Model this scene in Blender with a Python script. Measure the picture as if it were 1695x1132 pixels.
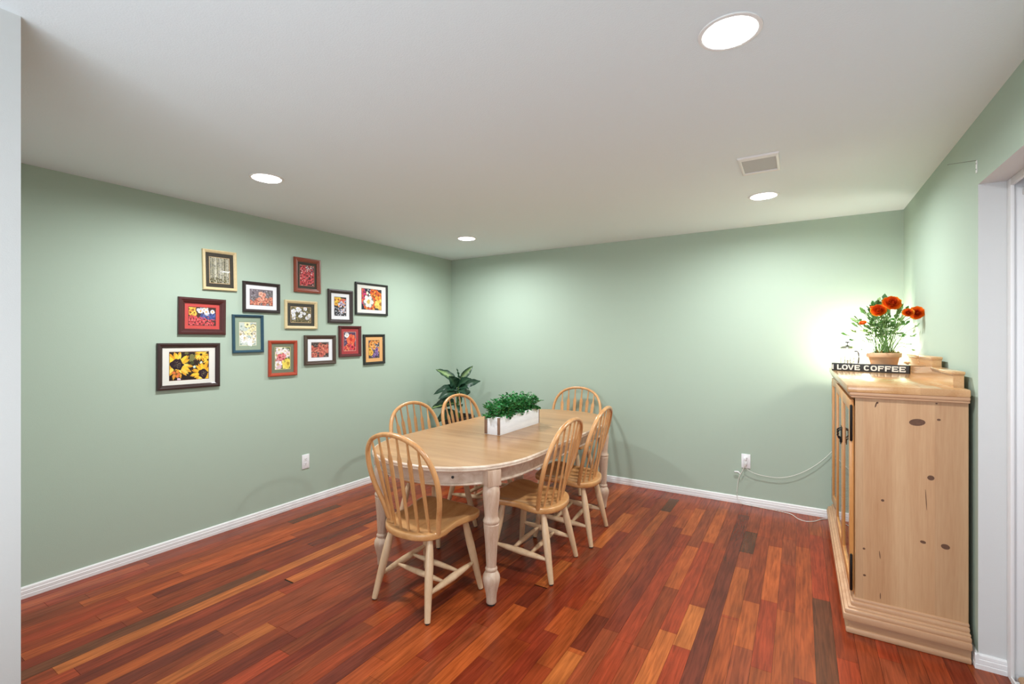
import bpy, bmesh, math, random
from mathutils import Vector, Matrix
for o in list(bpy.data.objects): bpy.data.objects.remove(o)
S = bpy.context.scene
COL = S.collection
PI = math.pi
XL, YB, XR, ZC = -3.713, 4.594, 0.673, 2.44      # room: left wall, back wall, right wall, ceiling

# ------------------------------------------------------------------ camera
cd = bpy.data.cameras.new('camera'); cam = bpy.data.objects.new('camera', cd); COL.objects.link(cam)
cam.location = (0, 0, 1.453); cam.rotation_euler = (PI/2, 0, math.radians(31.57))
cd.sensor_width = 36; cd.sensor_fit = 'HORIZONTAL'; cd.lens = 775.2/1695*36
cd.shift_y = -(566-561.5)/1695
cd.clip_start = .05; cd.clip_end = 100
S.camera = cam

# ------------------------------------------------------------------ world, big lights, exposure
W = bpy.data.worlds.new('World'); S.world = W; W.use_nodes = True
bgn = W.node_tree.nodes['Background']; bgn.inputs[0].default_value = (.80, .90, 1, 1); bgn.inputs[1].default_value = 1.0
S.view_settings.view_transform = 'Standard'; S.view_settings.look = 'None'
S.view_settings.exposure = 0.0; S.view_settings.gamma = 1.0; S.view_settings.use_curve_mapping = False
def area(name, loc, rot, sx, sy, power, col=(1, 1, 1), spread=180):
    l = bpy.data.lights.new(name, 'AREA'); l.shape = 'RECTANGLE'; l.size = sx; l.size_y = sy
    l.energy = power; l.color = col; l.spread = math.radians(spread)
    o = bpy.data.objects.new(name, l); COL.objects.link(o); o.location = loc; o.rotation_euler = rot
    return o
# daylight through the windows of the adjoining room behind the camera, and an added fill lamp aimed up at the ceiling, in place of a bounced flash
area('window_daylight', (-1.4, -3.85, 1.35), (PI/2, 0, 0), 3.6, 2.0, 80, (.80, .91, 1))
area('ceiling_fill', (-0.8, -0.75, .8), (math.radians(160), 0, math.radians(18)), 1.6, 1.2, 42, (.84, .93, 1))
DOWNLIGHT_W, LENS, BULB = 31, 9, 300

# ------------------------------------------------------------------ helpers
def lin(c):
    return tuple((v/12.92 if v <= .04045 else ((v+.055)/1.055)**2.4) for v in [x/255 for x in c])
def new_mat(name):
    m = bpy.data.materials.new(name); m.use_nodes = True
    return m, m.node_tree, m.node_tree.nodes['Principled BSDF']
def mat(name, rgb, rough=.5, metal=0, spec=.5, noise=0, nscale=40, bump=0, bscale=200, emit=0, coat=0, trans=0):
    m, nt, b = new_mat(name); c = lin(rgb)
    b.inputs['Base Color'].default_value = (*c, 1); b.inputs['Roughness'].default_value = rough
    b.inputs['Metallic'].default_value = metal; b.inputs['Specular IOR Level'].default_value = spec
    b.inputs['Coat Weight'].default_value = coat; b.inputs['Transmission Weight'].default_value = trans
    tc = nt.nodes.new('ShaderNodeTexCoord')
    if noise:
        n = nt.nodes.new('ShaderNodeTexNoise'); n.inputs['Scale'].default_value = nscale; n.inputs['Detail'].default_value = 4
        r = nt.nodes.new('ShaderNodeMix'); r.data_type = 'RGBA'
        r.inputs[6].default_value = (*[v*(1-noise) for v in c], 1); r.inputs[7].default_value = (*[min(1, v*(1+noise)) for v in c], 1)
        nt.links.new(tc.outputs['Object'], n.inputs['Vector']); nt.links.new(n.outputs[0], r.inputs[0]); nt.links.new(r.outputs[2], b.inputs['Base Color'])
    if bump:
        n2 = nt.nodes.new('ShaderNodeTexNoise'); n2.inputs['Scale'].default_value = bscale; n2.inputs['Detail'].default_value = 3
        bp = nt.nodes.new('ShaderNodeBump'); bp.inputs['Strength'].default_value = bump; bp.inputs['Distance'].default_value = .004
        nt.links.new(tc.outputs['Object'], n2.inputs['Vector']); nt.links.new(n2.outputs[0], bp.inputs['Height']); nt.links.new(bp.outputs[0], b.inputs['Normal'])
    if emit:
        b.inputs['Emission Color'].default_value = (*c, 1); b.inputs['Emission Strength'].default_value = emit
    return m
def wood(name, lo, hi, axis=2, scale=9, stretch=.07, rough=.35, coat=.2, dark=None, boards=None):
    """streaky grain running along one object axis"""
    m, nt, b = new_mat(name); N, L = nt.nodes, nt.links
    tc = N.new('ShaderNodeTexCoord'); mp = N.new('ShaderNodeMapping'); L.new(tc.outputs['Object'], mp.inputs[0])
    sc = [1, 1, 1]; sc[axis] = stretch; mp.inputs['Scale'].default_value = sc
    n = N.new('ShaderNodeTexNoise'); n.inputs['Scale'].default_value = scale; n.inputs['Detail'].default_value = 6; n.inputs['Distortion'].default_value = .6
    L.new(mp.outputs[0], n.inputs['Vector'])
    n2 = N.new('ShaderNodeTexNoise'); n2.inputs['Scale'].default_value = scale*14; n2.inputs['Detail'].default_value = 3
    L.new(mp.outputs[0], n2.inputs['Vector'])
    ad = N.new('ShaderNodeMath'); ad.operation = 'MULTIPLY_ADD'; ad.inputs[1].default_value = .45; L.new(n2.outputs[0], ad.inputs[0]); L.new(n.outputs[0], ad.inputs[2])
    cr = N.new('ShaderNodeValToRGB'); L.new(ad.outputs[0], cr.inputs[0])
    e = cr.color_ramp.elements; e[0].position = .45; e[0].color = (*lin(lo), 1); e[1].position = .95; e[1].color = (*lin(hi), 1)
    if dark: x = e.new(.36); x.color = (*lin(dark), 1)
    outc = cr.outputs[0]
    if boards:                                    # each glued-up board has a tone of its own: (axis, width, spread)
        sp = N.new('ShaderNodeSeparateXYZ'); L.new(tc.outputs['Object'], sp.inputs[0])
        dv = N.new('ShaderNodeMath'); dv.operation = 'DIVIDE'; dv.inputs[1].default_value = boards[1]; L.new(sp.outputs[boards[0]], dv.inputs[0])
        fl = N.new('ShaderNodeMath'); fl.operation = 'FLOOR'; L.new(dv.outputs[0], fl.inputs[0])
        wn = N.new('ShaderNodeTexWhiteNoise'); wn.noise_dimensions = '1D'; L.new(fl.outputs[0], wn.inputs['W'])
        mr = N.new('ShaderNodeMapRange'); mr.inputs[3].default_value = 1-boards[2]; mr.inputs[4].default_value = 1+boards[2]; L.new(wn.outputs['Value'], mr.inputs[0])
        mx = N.new('ShaderNodeMix'); mx.data_type = 'RGBA'; mx.blend_type = 'MULTIPLY'; mx.inputs[0].default_value = 1; L.new(outc, mx.inputs[6]); L.new(mr.outputs[0], mx.inputs[7]); outc = mx.outputs[2]
    L.new(outc, b.inputs['Base Color'])
    b.inputs['Roughness'].default_value = rough; b.inputs['Coat Weight'].default_value = coat; b.inputs['Coat Roughness'].default_value = .2
    return m
def attr_mat(name, attr, rough=.5, coat=0, spec=.5, sub=0):
    m, nt, b = new_mat(name); a = nt.nodes.new('ShaderNodeAttribute'); a.attribute_name = attr
    nt.links.new(a.outputs['Color'], b.inputs['Base Color']); b.inputs['Roughness'].default_value = rough
    b.inputs['Specular IOR Level'].default_value = spec; b.inputs['Coat Weight'].default_value = coat
    return m
def thin(m, amt):
    nt = m.node_tree; N, L = nt.nodes, nt.links; b = N['Principled BSDF']; t = N.new('ShaderNodeBsdfTranslucent'); x = N.new('ShaderNodeMixShader'); x.inputs[0].default_value = amt
    L.new(b.inputs['Base Color'].links[0].from_socket, t.inputs[0]); L.new(b.outputs[0], x.inputs[1]); L.new(t.outputs[0], x.inputs[2]); L.new(x.outputs[0], N['Material Output'].inputs[0])
    return m
def glass_mat(name, tint=(1, 1, 1), ior=1.45):
    m, nt, b = new_mat(name); N, L = nt.nodes, nt.links; N.remove(b)
    t = N.new('ShaderNodeBsdfTransparent'); t.inputs[0].default_value = (*tint, 1)
    g = N.new('ShaderNodeBsdfGlossy'); g.inputs['Roughness'].default_value = .02
    lw = N.new('ShaderNodeLayerWeight'); pw = N.new('ShaderNodeMath'); pw.operation = 'POWER'; pw.inputs[1].default_value = 5; L.new(lw.outputs['Facing'], pw.inputs[0])
    f0 = ((ior-1)/(ior+1))**2; f = N.new('ShaderNodeMath'); f.operation = 'MULTIPLY_ADD'; f.inputs[1].default_value = 1-f0; f.inputs[2].default_value = f0; L.new(pw.outputs[0], f.inputs[0])
    mx = N.new('ShaderNodeMixShader'); L.new(f.outputs[0], mx.inputs[0]); L.new(t.outputs[0], mx.inputs[1]); L.new(g.outputs[0], mx.inputs[2])
    L.new(mx.outputs[0], N['Material Output'].inputs[0])
    return m

class MB:
    def __init__(s): s.b = bmesh.new(); s.mi = 0; s.col = None; s.lay = None
    def colour(s, attr):
        s.lay = s.b.loops.layers.float_color.new(attr)
    def _f(s, vs, smooth=False):
        try: f = s.b.faces.new(vs)
        except ValueError: return None
        f.material_index = s.mi; f.smooth = smooth
        if s.lay and s.col is not None:
            for l in f.loops: l[s.lay] = (*s.col, 1)
        return f
    def poly(s, pts, smooth=False): return s._f([s.b.verts.new(p) for p in pts], smooth)
    def box(s, x0, x1, y0, y1, z0, z1, bev=0, M=None):
        P = [(x0,y0,z0),(x1,y0,z0),(x1,y1,z0),(x0,y1,z0),(x0,y0,z1),(x1,y0,z1),(x1,y1,z1),(x0,y1,z1)]
        v = [s.b.verts.new((M @ Vector(p)) if M else p) for p in P]
        fs = [s._f([v[i] for i in q]) for q in ((0,3,2,1),(4,5,6,7),(0,1,5,4),(1,2,6,5),(2,3,7,6),(3,0,4,7))]
        if bev:
            es = list({e for f in fs for e in f.edges})
            r = bmesh.ops.bevel(s.b, geom=es, offset=bev, segments=2, affect='EDGES', profile=.5)
            for f in r['faces']: f.material_index = s.mi
        return s
    def rings(s, rings, cap0=True, cap1=True, closed=True, smooth=True):
        R = [[s.b.verts.new(p) for p in r] for r in rings]; n = len(R[0])
        for a, c in zip(R, R[1:]):
            for i in range(n if closed else n-1):
                j = (i+1) % n; s._f((a[i], a[j], c[j], c[i]), smooth)
        if cap0: s._f(R[0][::-1])
        if cap1: s._f(R[-1])
        return s
    def lathe(s, prof, cx=0, cy=0, seg=24, cap0=True, cap1=True, smooth=True):
        return s.rings([[(cx+r*math.cos(2*PI*i/seg), cy+r*math.sin(2*PI*i/seg), z) for i in range(seg)] for r, z in prof], cap0, cap1, True, smooth)
    def tube(s, path, rad, seg=8, ref=(0, 0, 1), sq=None):
        """rad: number, list of numbers, or list of (r_side, r_ref) pairs"""
        P = [Vector(p) for p in path]; n = len(P); ref = Vector(ref); out = []
        for i, p in enumerate(P):
            t = (P[min(i+1, n-1)]-P[max(i-1, 0)]).normalized()
            a = t.cross(ref)
            if a.length < 1e-4: a = t.cross(Vector((1, 0, 0)))
            a.normalize(); b = a.cross(t).normalized()
            r = rad[i] if isinstance(rad, (list, tuple)) else rad
            ra, rb = r if isinstance(r, (list, tuple)) else (r, r)
            ring = []
            for k in range(seg):
                th = 2*PI*(k+.5)/seg; c, d = math.cos(th), math.sin(th)
                if sq: c = math.copysign(abs(c)**sq, c); d = math.copysign(abs(d)**sq, d)
                ring.append(p+a*ra*c+b*rb*d)
            out.append(ring)
        return s.rings(out)
    def prism(s, outline, z0, z1, smooth=False):
        return s.rings([[(x, y, z0) for x, y in outline], [(x, y, z1) for x, y in outline]], smooth=smooth)
    def build(s, name, m, parent=None, sharp=38, smooth=True, kind=None):
        bmesh.ops.recalc_face_normals(s.b, faces=s.b.faces)
        me = bpy.data.meshes.new(name); s.b.to_mesh(me); s.b.free()
        for x in (m if isinstance(m, (list, tuple)) else [m]): me.materials.append(x)
        if smooth:
            me.shade_smooth(); me.set_sharp_from_angle(angle=math.radians(sharp))
        o = bpy.data.objects.new(name, me); COL.objects.link(o)
        if parent: o.parent = parent
        if kind: o['kind'] = kind
        return o
def thing(name, label, cat, loc=(0, 0, 0), rz=0, group=None, rot=None):
    o = bpy.data.objects.new(name, None); COL.objects.link(o); o.empty_display_size = .05
    o.location = loc; o.rotation_euler = rot or (0, 0, rz); o['label'] = label; o['category'] = cat
    if group: o['group'] = group
    return o
def tag(o, label, cat, group=None):
    o['label'] = label; o['category'] = cat
    if group: o['group'] = group
    return o
def struct(name, mb, m, **k):
    o = mb.build(name, m, **k); o['kind'] = 'structure'; return o
def copy_thing(root, loc, rz, label):
    r = root.copy(); COL.objects.link(r); r.location = loc; r.rotation_euler = (0, 0, rz); r['label'] = label
    for ch in root.children:
        c = ch.copy(); COL.objects.link(c); c.parent = r
        for g in ch.children:
            d = g.copy(); COL.objects.link(d); d.parent = c
    return r
def catmull(P, n=6, closed=False):
    out = []; N = len(P)
    for i in range(N if closed else N-1):
        g = lambda k: Vector(P[k % N] if closed else P[max(0, min(N-1, k))])
        a, b, c, d = g(i-1), g(i), g(i+1), g(i+2)
        for j in range(n):
            t = j/n
            out.append(.5*((2*b)+(c-a)*t+(2*a-5*b+4*c-d)*t*t+(3*b-a-3*c+d)*t**3))
    if not closed: out.append(Vector(P[-1]))
    return out

# ------------------------------------------------------------------ materials
M = {}
M['green'] = mat('green_wall_paint', (172, 189, 173), .75, bump=.10, bscale=260, spec=.3)
M['white_wall'] = mat('white_wall_paint', (210, 211, 210), .7, bump=.08, bscale=260, spec=.3)
M['ceiling'] = mat('ceiling_paint', (226, 236, 239), .85, bump=.22, bscale=170, spec=.2)
M['trim'] = mat('white_trim_paint', (236, 236, 236), .4)
M['white_plastic'] = mat('white_plastic', (238, 238, 240), .35)
M['white_metal'] = mat('white_enamel', (232, 232, 230), .4)
M['slot'] = mat('dark_slot', (40, 38, 36), .6)
M['black_metal'] = mat('black_iron', (34, 30, 28), .45, metal=.6)
M['grey_mesh'] = mat('grey_filter', (188, 192, 193), .8, noise=.12, nscale=900)
M['lens'] = mat('lit_lens', (255, 252, 246), .4, emit=LENS)
M['bulb'] = mat('lit_bulb', (255, 246, 230), .4, emit=BULB)
M['oak'] = wood('honey_oak', (186, 128, 74), (222, 168, 112), 2, 14, .12, .32, .35, (150, 96, 52))
M['oak_seat'] = wood('honey_oak_seat', (184, 128, 74), (216, 164, 108), 1, 14, .12, .3, .35, (150, 98, 54))
M['pale'] = wood('pale_turned_wood', (206, 168, 126), (230, 200, 164), 2, 16, .1, .4, .15)
M['white_pine'] = wood('whitewashed_pine', (184, 150, 124), (218, 194, 172), 2, 30, .08, .4, .15, (146, 104, 76))
M['white_pine_h'] = wood('whitewashed_pine_apron', (190, 160, 134), (224, 206, 188), 0, 30, .08, .4, .15, (150, 110, 82))
M['top'] = wood('polished_oak_top', (158, 110, 66), (184, 140, 96), 0, 14, .07, .3, .18, (134, 88, 50), (1, .128, .10))
M['pine'] = wood('knotty_pine', (182, 138, 98), (202, 164, 124), 2, 14, .05, .45, .1, (160, 112, 76), (0, .134, .06))
M['pine_h'] = wood('pine_moulding', (184, 138, 102), (204, 164, 128), 0, 14, .06, .45, .1, (164, 116, 80))
M['pine_y'] = wood('pine_top_boards', (186, 136, 86), (208, 164, 116), 1, 10, .06, .16, .5, (166, 114, 70), (0, .12, .06))
M['pine_door'] = wood('amber_pine_door', (190, 124, 62), (222, 164, 98), 2, 20, .06, .35, .3, (150, 88, 40))
M['knot'] = mat('pine_knot', (98, 66, 46), .6, noise=.35, nscale=120)
M['glass'] = glass_mat('clear_glass')
M['picture_glass'] = glass_mat('picture_glass', ior=1.38)
M['terracotta'] = mat('pale_terracotta', (214, 172, 134), .8, noise=.1, nscale=30, bump=.1, bscale=120)
M['soil'] = mat('potting_soil', (58, 44, 34), .95, noise=.4, nscale=120, bump=.8, bscale=150)
M['leaf'] = thin(attr_mat('leaf', 'tone', .4, spec=.4), .18)
M['stem'] = mat('green_stem', (92, 128, 62), .5)
M['petal'] = thin(attr_mat('orange_petal', 'tone', .55, spec=.3), .45)
M['wicker'] = mat('dark_wicker', (58, 44, 36), .7, noise=.4, nscale=60, bump=.8, bscale=90)
M['whitewash'] = wood('whitewashed_board', (226, 228, 232), (246, 247, 250), 1, 20, .08, .6, 0, (206, 204, 204))
M['brown_strip'] = wood('brown_corner_strip', (112, 82, 64), (150, 116, 94), 2, 20, .1, .6, 0)
M['sign'] = mat('charcoal_sign_board', (42, 42, 42), .6, noise=.25, nscale=80)
M['letters'] = mat('cream_letters', (222, 216, 204), .6, noise=.06, nscale=120)
M['chrome'] = mat('polished_metal', (190, 188, 180), .15, metal=1)
M['cord'] = mat('white_cord', (226, 226, 218), .45)
M['blind'] = mat('white_vinyl_slat', (214, 215, 220), .5)
M['dowel'] = wood('raw_dowel', (160, 124, 92), (194, 160, 126), 1, 30, .05, .6, 0)
M['print'] = attr_mat('printed_paper', 'ink', .5, spec=.3)
# ------------------------------------------------------------------ floor: narrow jatoba planks running away from the camera
TONES = dict(MD=(140,58,28), OG=(158,73,33), LO=(166,80,36), LT=(174,94,44), RO=(147,56,28), DR=(112,42,24), PD=(102,42,27), DB=(98,52,31), BR=(134,60,32), RD=(126,47,26))
PICK = ['MD']*8+['OG']*4+['BR']*4+['RD']*3+['RO']*2+['LO']
SPEC = [(-.39,1.4,4.3,'PD'),(-.31,2.69,3.30,'LO'),(-.31,1.3,2.67,'OG'),(-.31,3.55,3.95,'DB'),(-.14,2.33,2.96,'RO'),(-.64,2.82,3.46,'LO'),(-.475,2.30,2.7,'LT'),(-.54,1.7,2.39,'LT'),
 (.10,1.6,3.13,'DB'),(-.95,3.46,4.05,'LO'),(-.72,3.64,4.26,'LO'),(-.55,3.96,4.38,'LO'),(-.96,4.05,4.4,'DB'),(-1.25,3.10,3.83,'LT'),(-1.33,2.44,2.80,'LT'),(-.877,1.5,2.0,'LT'),(-.86,2.03,2.34,'DR'),
 (-1.05,2.08,2.32,'OG'),(-1.03,2.33,2.85,'RO'),(-1.26,2.2,2.43,'DR'),(-1.672,.9,2.3,'PD'),(-2.85,.4,1.7,'DB'),(-2.62,1.70,2.4,'LT'),(-2.62,.4,1.69,'DR'),(-2.76,.7,2.37,'LT'),(-2.53,.3,1.6,'LO'),
 (-2.44,.5,1.22,'PD'),(-2.91,2.07,2.9,'PD'),(-3.41,2.24,2.7,'DB'),(-3.07,1.2,2.9,'DR'),(-2.09,.8,1.39,'DR'),(-1.98,1.0,1.76,'DR'),(-2.30,.9,1.39,'LT'),(-2.2,1.4,2.3,'BR'),(-2.39,1.25,2.2,'BR')]
def build_floor():
    rnd = random.Random(5); mb = MB(); mb.colour('tone'); pitch = .0823; x_ref = -.1455
    mb.col = lin((34, 16, 10)); mb.box(-4.3, .95, -4.1, 4.75, -.05, -.0022); mb.box(.95, 3.2, -4.1, -1.2, -.05, -.0022)
    k0 = math.floor((-4.28-x_ref)/pitch); k1 = math.ceil((3.1-x_ref)/pitch); g = .00055
    rows = {}
    for x, a, b, t in SPEC: rows.setdefault(round((x-x_ref)/pitch), []).append((a, b, t))
    for k in range(k0, k1):
        xc = x_ref+k*pitch; segs = []; y = -4.05-rnd.random()
        fixed = sorted(rows.get(k, []))
        free = []; cur = -4.05
        for a, b, t in fixed:
            if a > cur: free.append((cur, a))
            segs.append((max(a, cur), b, t)); cur = b
        free.append((cur, 4.72))
        for a, b in free:
            y = a
            while y < b-.01:
                L = rnd.choice([.45, .6, .8, 1.0, 1.2, 1.5]); e = min(b, y+L)
                if b-e < .22: e = b
                segs.append((y, e, rnd.choice(PICK))); y = e
        for a, b, t in segs:
            c = lin(TONES[t]); j = rnd.uniform(.86, 1.14); h = rnd.uniform(.94, 1.06)
            mb.col = (min(1, c[0]*j), min(1, c[1]*j*h), min(1, c[2]*j*h))
            x0, x1, y0, y1 = xc-pitch/2+g, xc+pitch/2-g, a+g, b-g
            if x1 > .95: y1 = min(y1, -1.2)
            if y1-y0 < .003: continue
            v = [(x0,y0,0),(x1,y0,0),(x1,y1,0),(x0,y1,0)]
            w = [(px, py, -.003) for px, py, _ in v]
            mb.poly(v)
            for i in range(4): mb.poly([w[i], w[(i+1) % 4], v[(i+1) % 4], v[i]])
    m, nt, b = new_mat('jatoba_planks'); N, L = nt.nodes, nt.links
    a = N.new('ShaderNodeAttribute'); a.attribute_name = 'tone'
    tc = N.new('ShaderNodeTexCoord'); mp = N.new('ShaderNodeMapping'); mp.inputs['Scale'].default_value = (1, .06, 1); L.new(tc.outputs['Object'], mp.inputs[0])
    n = N.new('ShaderNodeTexNoise'); n.inputs['Scale'].default_value = 75; n.inputs['Detail'].default_value = 5; n.inputs['Distortion'].default_value = .8; L.new(mp.outputs[0], n.inputs['Vector'])
    cr = N.new('ShaderNodeValToRGB'); L.new(n.outputs[0], cr.inputs[0])
    cr.color_ramp.elements[0].position = .3; cr.color_ramp.elements[0].color = (.62, .58, .55, 1); cr.color_ramp.elements[1].position = .7; cr.color_ramp.elements[1].color = (1.2, 1.2, 1.2, 1)
    mp2 = N.new('ShaderNodeMapping'); mp2.inputs['Scale'].default_value = (1, .22, 1); L.new(tc.outputs['Object'], mp2.inputs[0])
    n2 = N.new('ShaderNodeTexNoise'); n2.inputs['Scale'].default_value = 16; n2.inputs['Detail'].default_value = 3; L.new(mp2.outputs[0], n2.inputs['Vector'])
    cr2 = N.new('ShaderNodeValToRGB'); L.new(n2.outputs[0], cr2.inputs[0])
    cr2.color_ramp.elements[0].position = .3; cr2.color_ramp.elements[0].color = (.8, .8, .8, 1); cr2.color_ramp.elements[1].position = .7; cr2.color_ramp.elements[1].color = (1.12, 1.12, 1.12, 1)
    x1 = N.new('ShaderNodeMix'); x1.data_type = 'RGBA'; x1.blend_type = 'MULTIPLY'; x1.inputs[0].default_value = 1
    L.new(a.outputs['Color'], x1.inputs[6]); L.new(cr.outputs[0], x1.inputs[7])
    x2 = N.new('ShaderNodeMix'); x2.data_type = 'RGBA'; x2.blend_type = 'MULTIPLY'; x2.inputs[0].default_value = 1
    L.new(x1.outputs[2], x2.inputs[6]); L.new(cr2.outputs[0], x2.inputs[7]); L.new(x2.outputs[2], b.inputs['Base Color'])
    b.inputs['Roughness'].default_value = .27; b.inputs['Specular IOR Level'].default_value = .3
    bp = N.new('ShaderNodeBump'); bp.inputs['Strength'].default_value = .08; bp.inputs['Distance'].default_value = .003; L.new(n2.outputs[0], bp.inputs['Height']); L.new(bp.outputs[0], b.inputs['Normal'])
    struct('floor', mb, m, smooth=False)
build_floor()
mb = MB(); mb.box(.95, 6, -1.2, 8, -.16, -.06); struct('patio_floor', mb, mat('patio_concrete', (150, 148, 142), .9, noise=.15, nscale=6), smooth=False)

# ------------------------------------------------------------------ shell
LIGHTS = [(-.192, 1.648), (-2.78, 1.656), (-2.776, 3.671), (-.212, 3.651)]
DY, DZ, DX = 2.848, 2.138, .95           # door opening on the right wall: far jamb, head, depth of the reveal
def ceiling():
    mb = MB(); mb.box(-4.3, 3.2, -4.1, 4.75, ZC, ZC+.12); o = mb.build('ceiling', M['ceiling'], smooth=False); o['kind'] = 'structure'
    cut = MB()
    for x, y in LIGHTS: cut.lathe([(.083, ZC-.05), (.083, ZC+.06)], x, y, 40)
    c = cut.build('cutter', M['ceiling'])
    md = o.modifiers.new('holes', 'BOOLEAN'); md.operation = 'DIFFERENCE'; md.object = c; md.solver = 'EXACT'
    dg = bpy.context.evaluated_depsgraph_get(); me = bpy.data.meshes.new_from_object(o.evaluated_get(dg))
    o.modifiers.clear(); o.data = me; bpy.data.objects.remove(c)
ceiling()
mb = MB(); mb.box(XL-.12, XL, .34, YB+.12, 0, ZC); struct('wall_left', mb, M['green'], smooth=False)
mb = MB(); mb.box(XL, XR+.3, YB, YB+.12, 0, ZC); struct('wall_back', mb, M['green'], smooth=False)
mb = MB()
mb.box(XR, DX, DY, YB, 0, ZC)                         # solid length beside the cabinet
mb.box(XR, DX, .9, DY, DZ, ZC)                        # above the sliding door
mb.box(XR, DX, -1.2, .9, 0, ZC)
o = struct('wall_right', mb, [M['green'], M['white_wall']], smooth=False)
for p in o.data.polygons:                              # the reveal is painted white
    c = p.center; n = p.normal
    if (abs(n.y) > .5 and c.y < 3 and c.z < 2.2) or (n.z < -.5 and c.z > 2): p.material_index = 1
mb = MB(); mb.box(-4.3, -2.03, .31, .434, 0, ZC); struct('wall_partition', mb, M['white_wall'], smooth=False)
mb = MB(); mb.box(-4.3, -4.2, -4.1, .31, 0, ZC); struct('wall_kitchen_left', mb, M['white_wall'], smooth=False)
mb = MB(); mb.box(3.1, 3.2, -4.1, -1.2, 0, ZC); mb.box(DX, 3.2, -1.3, -1.2, 0, ZC); struct('wall_kitchen_right', mb, M['white_wall'], smooth=False)
mb = MB(); mb.box(-4.3, 3.2, -4.1, -4.0, 0, ZC); struct('wall_front', mb, M['white_wall'], smooth=False)

BP = [(0, 0), (.013, 0), (.0135, .02), (.0115, .0225), (.0125, .025), (.0122, .042), (.0098, .0445), (.0105, .047), (.0095, .058), (.006, .064), (0, .065)]
def baseboard(name, p0, p1, inward):
    a, b = Vector((*p0, 0)), Vector((*p1, 0)); n = Vector((*inward, 0)); mb = MB()
    mb.rings([[q+n*d+Vector((0, 0, h)) for d, h in BP] for q in (a, b)], smooth=False)
    struct(name, mb, M['trim'], smooth=False)
baseboard('baseboard_left', (XL, .434), (XL, YB), (1, 0))
baseboard('baseboard_back', (XL, YB), (XR, YB), (0, -1))
baseboard('baseboard_right', (XR, YB), (XR, DY-.012), (-1, 0))
baseboard('baseboard_jamb', (XR-.012, DY), (.762, DY), (0, -1))

# sliding door in the reveal on the right: frame, track, glass, and the vertical blind in front
d1 = bpy.data.objects.new('door_1', None); COL.objects.link(d1); d1['kind'] = 'structure'; d1.location = (.85, 1.87, 0)
def at(o, par): o.parent = par; o.location = -Vector(par.location); return o
mb = MB()
for (y0, y1) in ((2.80, DY), (.90, .95)):
    mb.box(.762, .775, y0, y1, 0, DZ, .003); mb.box(.774, .93, y0+.014, y1, 0, DZ, .003)
mb.box(.762, .775, .95, 2.80, DZ-.032, DZ, .003); mb.box(.90, .93, .95, 2.81, DZ-.06, DZ, .003)
at(mb.build('door_frame', M['trim']), d1)
mb = MB(); mb.box(.762, .768, .95, 2.80, 0, .022); mb.box(.768, .93, .95, 2.80, 0, .008); mb.box(.874, .880, .95, 2.80, .008, .03)
at(mb.build('track', M['white_metal']), d1)
mb = MB(); mb.box(.886, .89, .97, 2.79, .05, 2.07); at(mb.build('glass_panel', M['glass']), d1)

b1 = thing('vertical_blind', 'white vertical blind hanging in the doorway at the right edge', 'blind', (.828, 2.812, 0))
mb = MB(); mb.box(-.03, .03, -1.84, -.005, 2.062, 2.092, .002); mb.mi = 1; mb.box(-.022, .022, -1.84, -.006, 2.0915, 2.1045); mb.build('headrail', [M['white_metal'], M['slot']], b1)
for i in range(20):
    y = -.046-i*.084; a = math.radians(74); mb = MB()
    dx, dy = .0445*math.cos(a), .0445*math.sin(a)
    P = [(t*dx+.006*(1-t*t)*math.sin(a), y+t*dy-.006*(1-t*t)*math.cos(a)) for t in (-1, -.6, -.2, .2, .6, 1)]
    Q = [(px+.0012, py) for px, py in P][::-1]
    mb.prism(P+Q, .06, 2.062, smooth=True); mb.build('slat', M['blind'], b1)
mb = MB(); mb.tube([(0, 0, 0), (0, -1.72, 0)], .015, 14)
bar = mb.build('security_bar', M['dowel']); bar.location = (.796, 2.79, .0235); tag(bar, 'round wooden bar lying in the sliding door track at bottom right', 'security bar')

# ------------------------------------------------------------------ ceiling fixtures
def downlight(x, y, label):
    t = thing('recessed_downlight', label, 'ceiling light', (x, y, ZC), group='recessed downlights in the ceiling')
    mb = MB(); mb.lathe([(.081, .002), (.0955, -.0005), (.0945, -.004), (.086, -.006), (.0805, -.004), (.079, .004), (.078, .02), (.0805, .022)], 0, 0, 48, False, False)
    mb.build('trim_ring', M['white_metal'], t)
    mb = MB(); mb.lathe([(.0785, .016), (.07, .0125), (.03, .0115), (.001, .011)], 0, 0, 48, False, True); mb.lathe([(.0785, .0165), (.0785, .05)], 0, 0, 48, False, True); mb.build('lens', M['lens'], t)
    l = bpy.data.lights.new('downlight_lamp', 'AREA'); l.shape = 'DISK'; l.size = .14; l.energy = DOWNLIGHT_W; l.color = (.95, .98, 1); l.spread = math.radians(172)
    lo = bpy.data.objects.new('downlight_lamp', l); COL.objects.link(lo); lo.parent = t; lo.location = (0, 0, .004)
for (x, y), lab in zip(LIGHTS, ['lit recessed downlight in the ceiling, largest and nearest, at top right', 'lit recessed downlight in the ceiling above the left wall pictures, at left', 'lit recessed downlight in the ceiling nearest the far left corner', 'lit recessed downlight in the ceiling between the square vent and back wall']):
    downlight(x, y, lab)
v = thing('ceiling_vent', 'square white ceiling vent with grey filter screen', 'vent', (-.193, 2.974, ZC))
mb = MB()
a, b, c, d = .100, .149, .083, .112
for z0, z1 in ((0, 0),):
    ring = lambda x, y, z: [(-x, -y, z), (x, -y, z), (x, y, z), (-x, y, z)]
    mb.rings([ring(a, b, .001), ring(a, b, -.004), ring(a-.004, b-.004, -.009), ring(c+.004, d+.004, -.012), ring(c, d, -.010), ring(c, d, -.002)], False, False, smooth=False)
mb.build('vent_frame', M['white_metal'], v, smooth=False)
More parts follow.
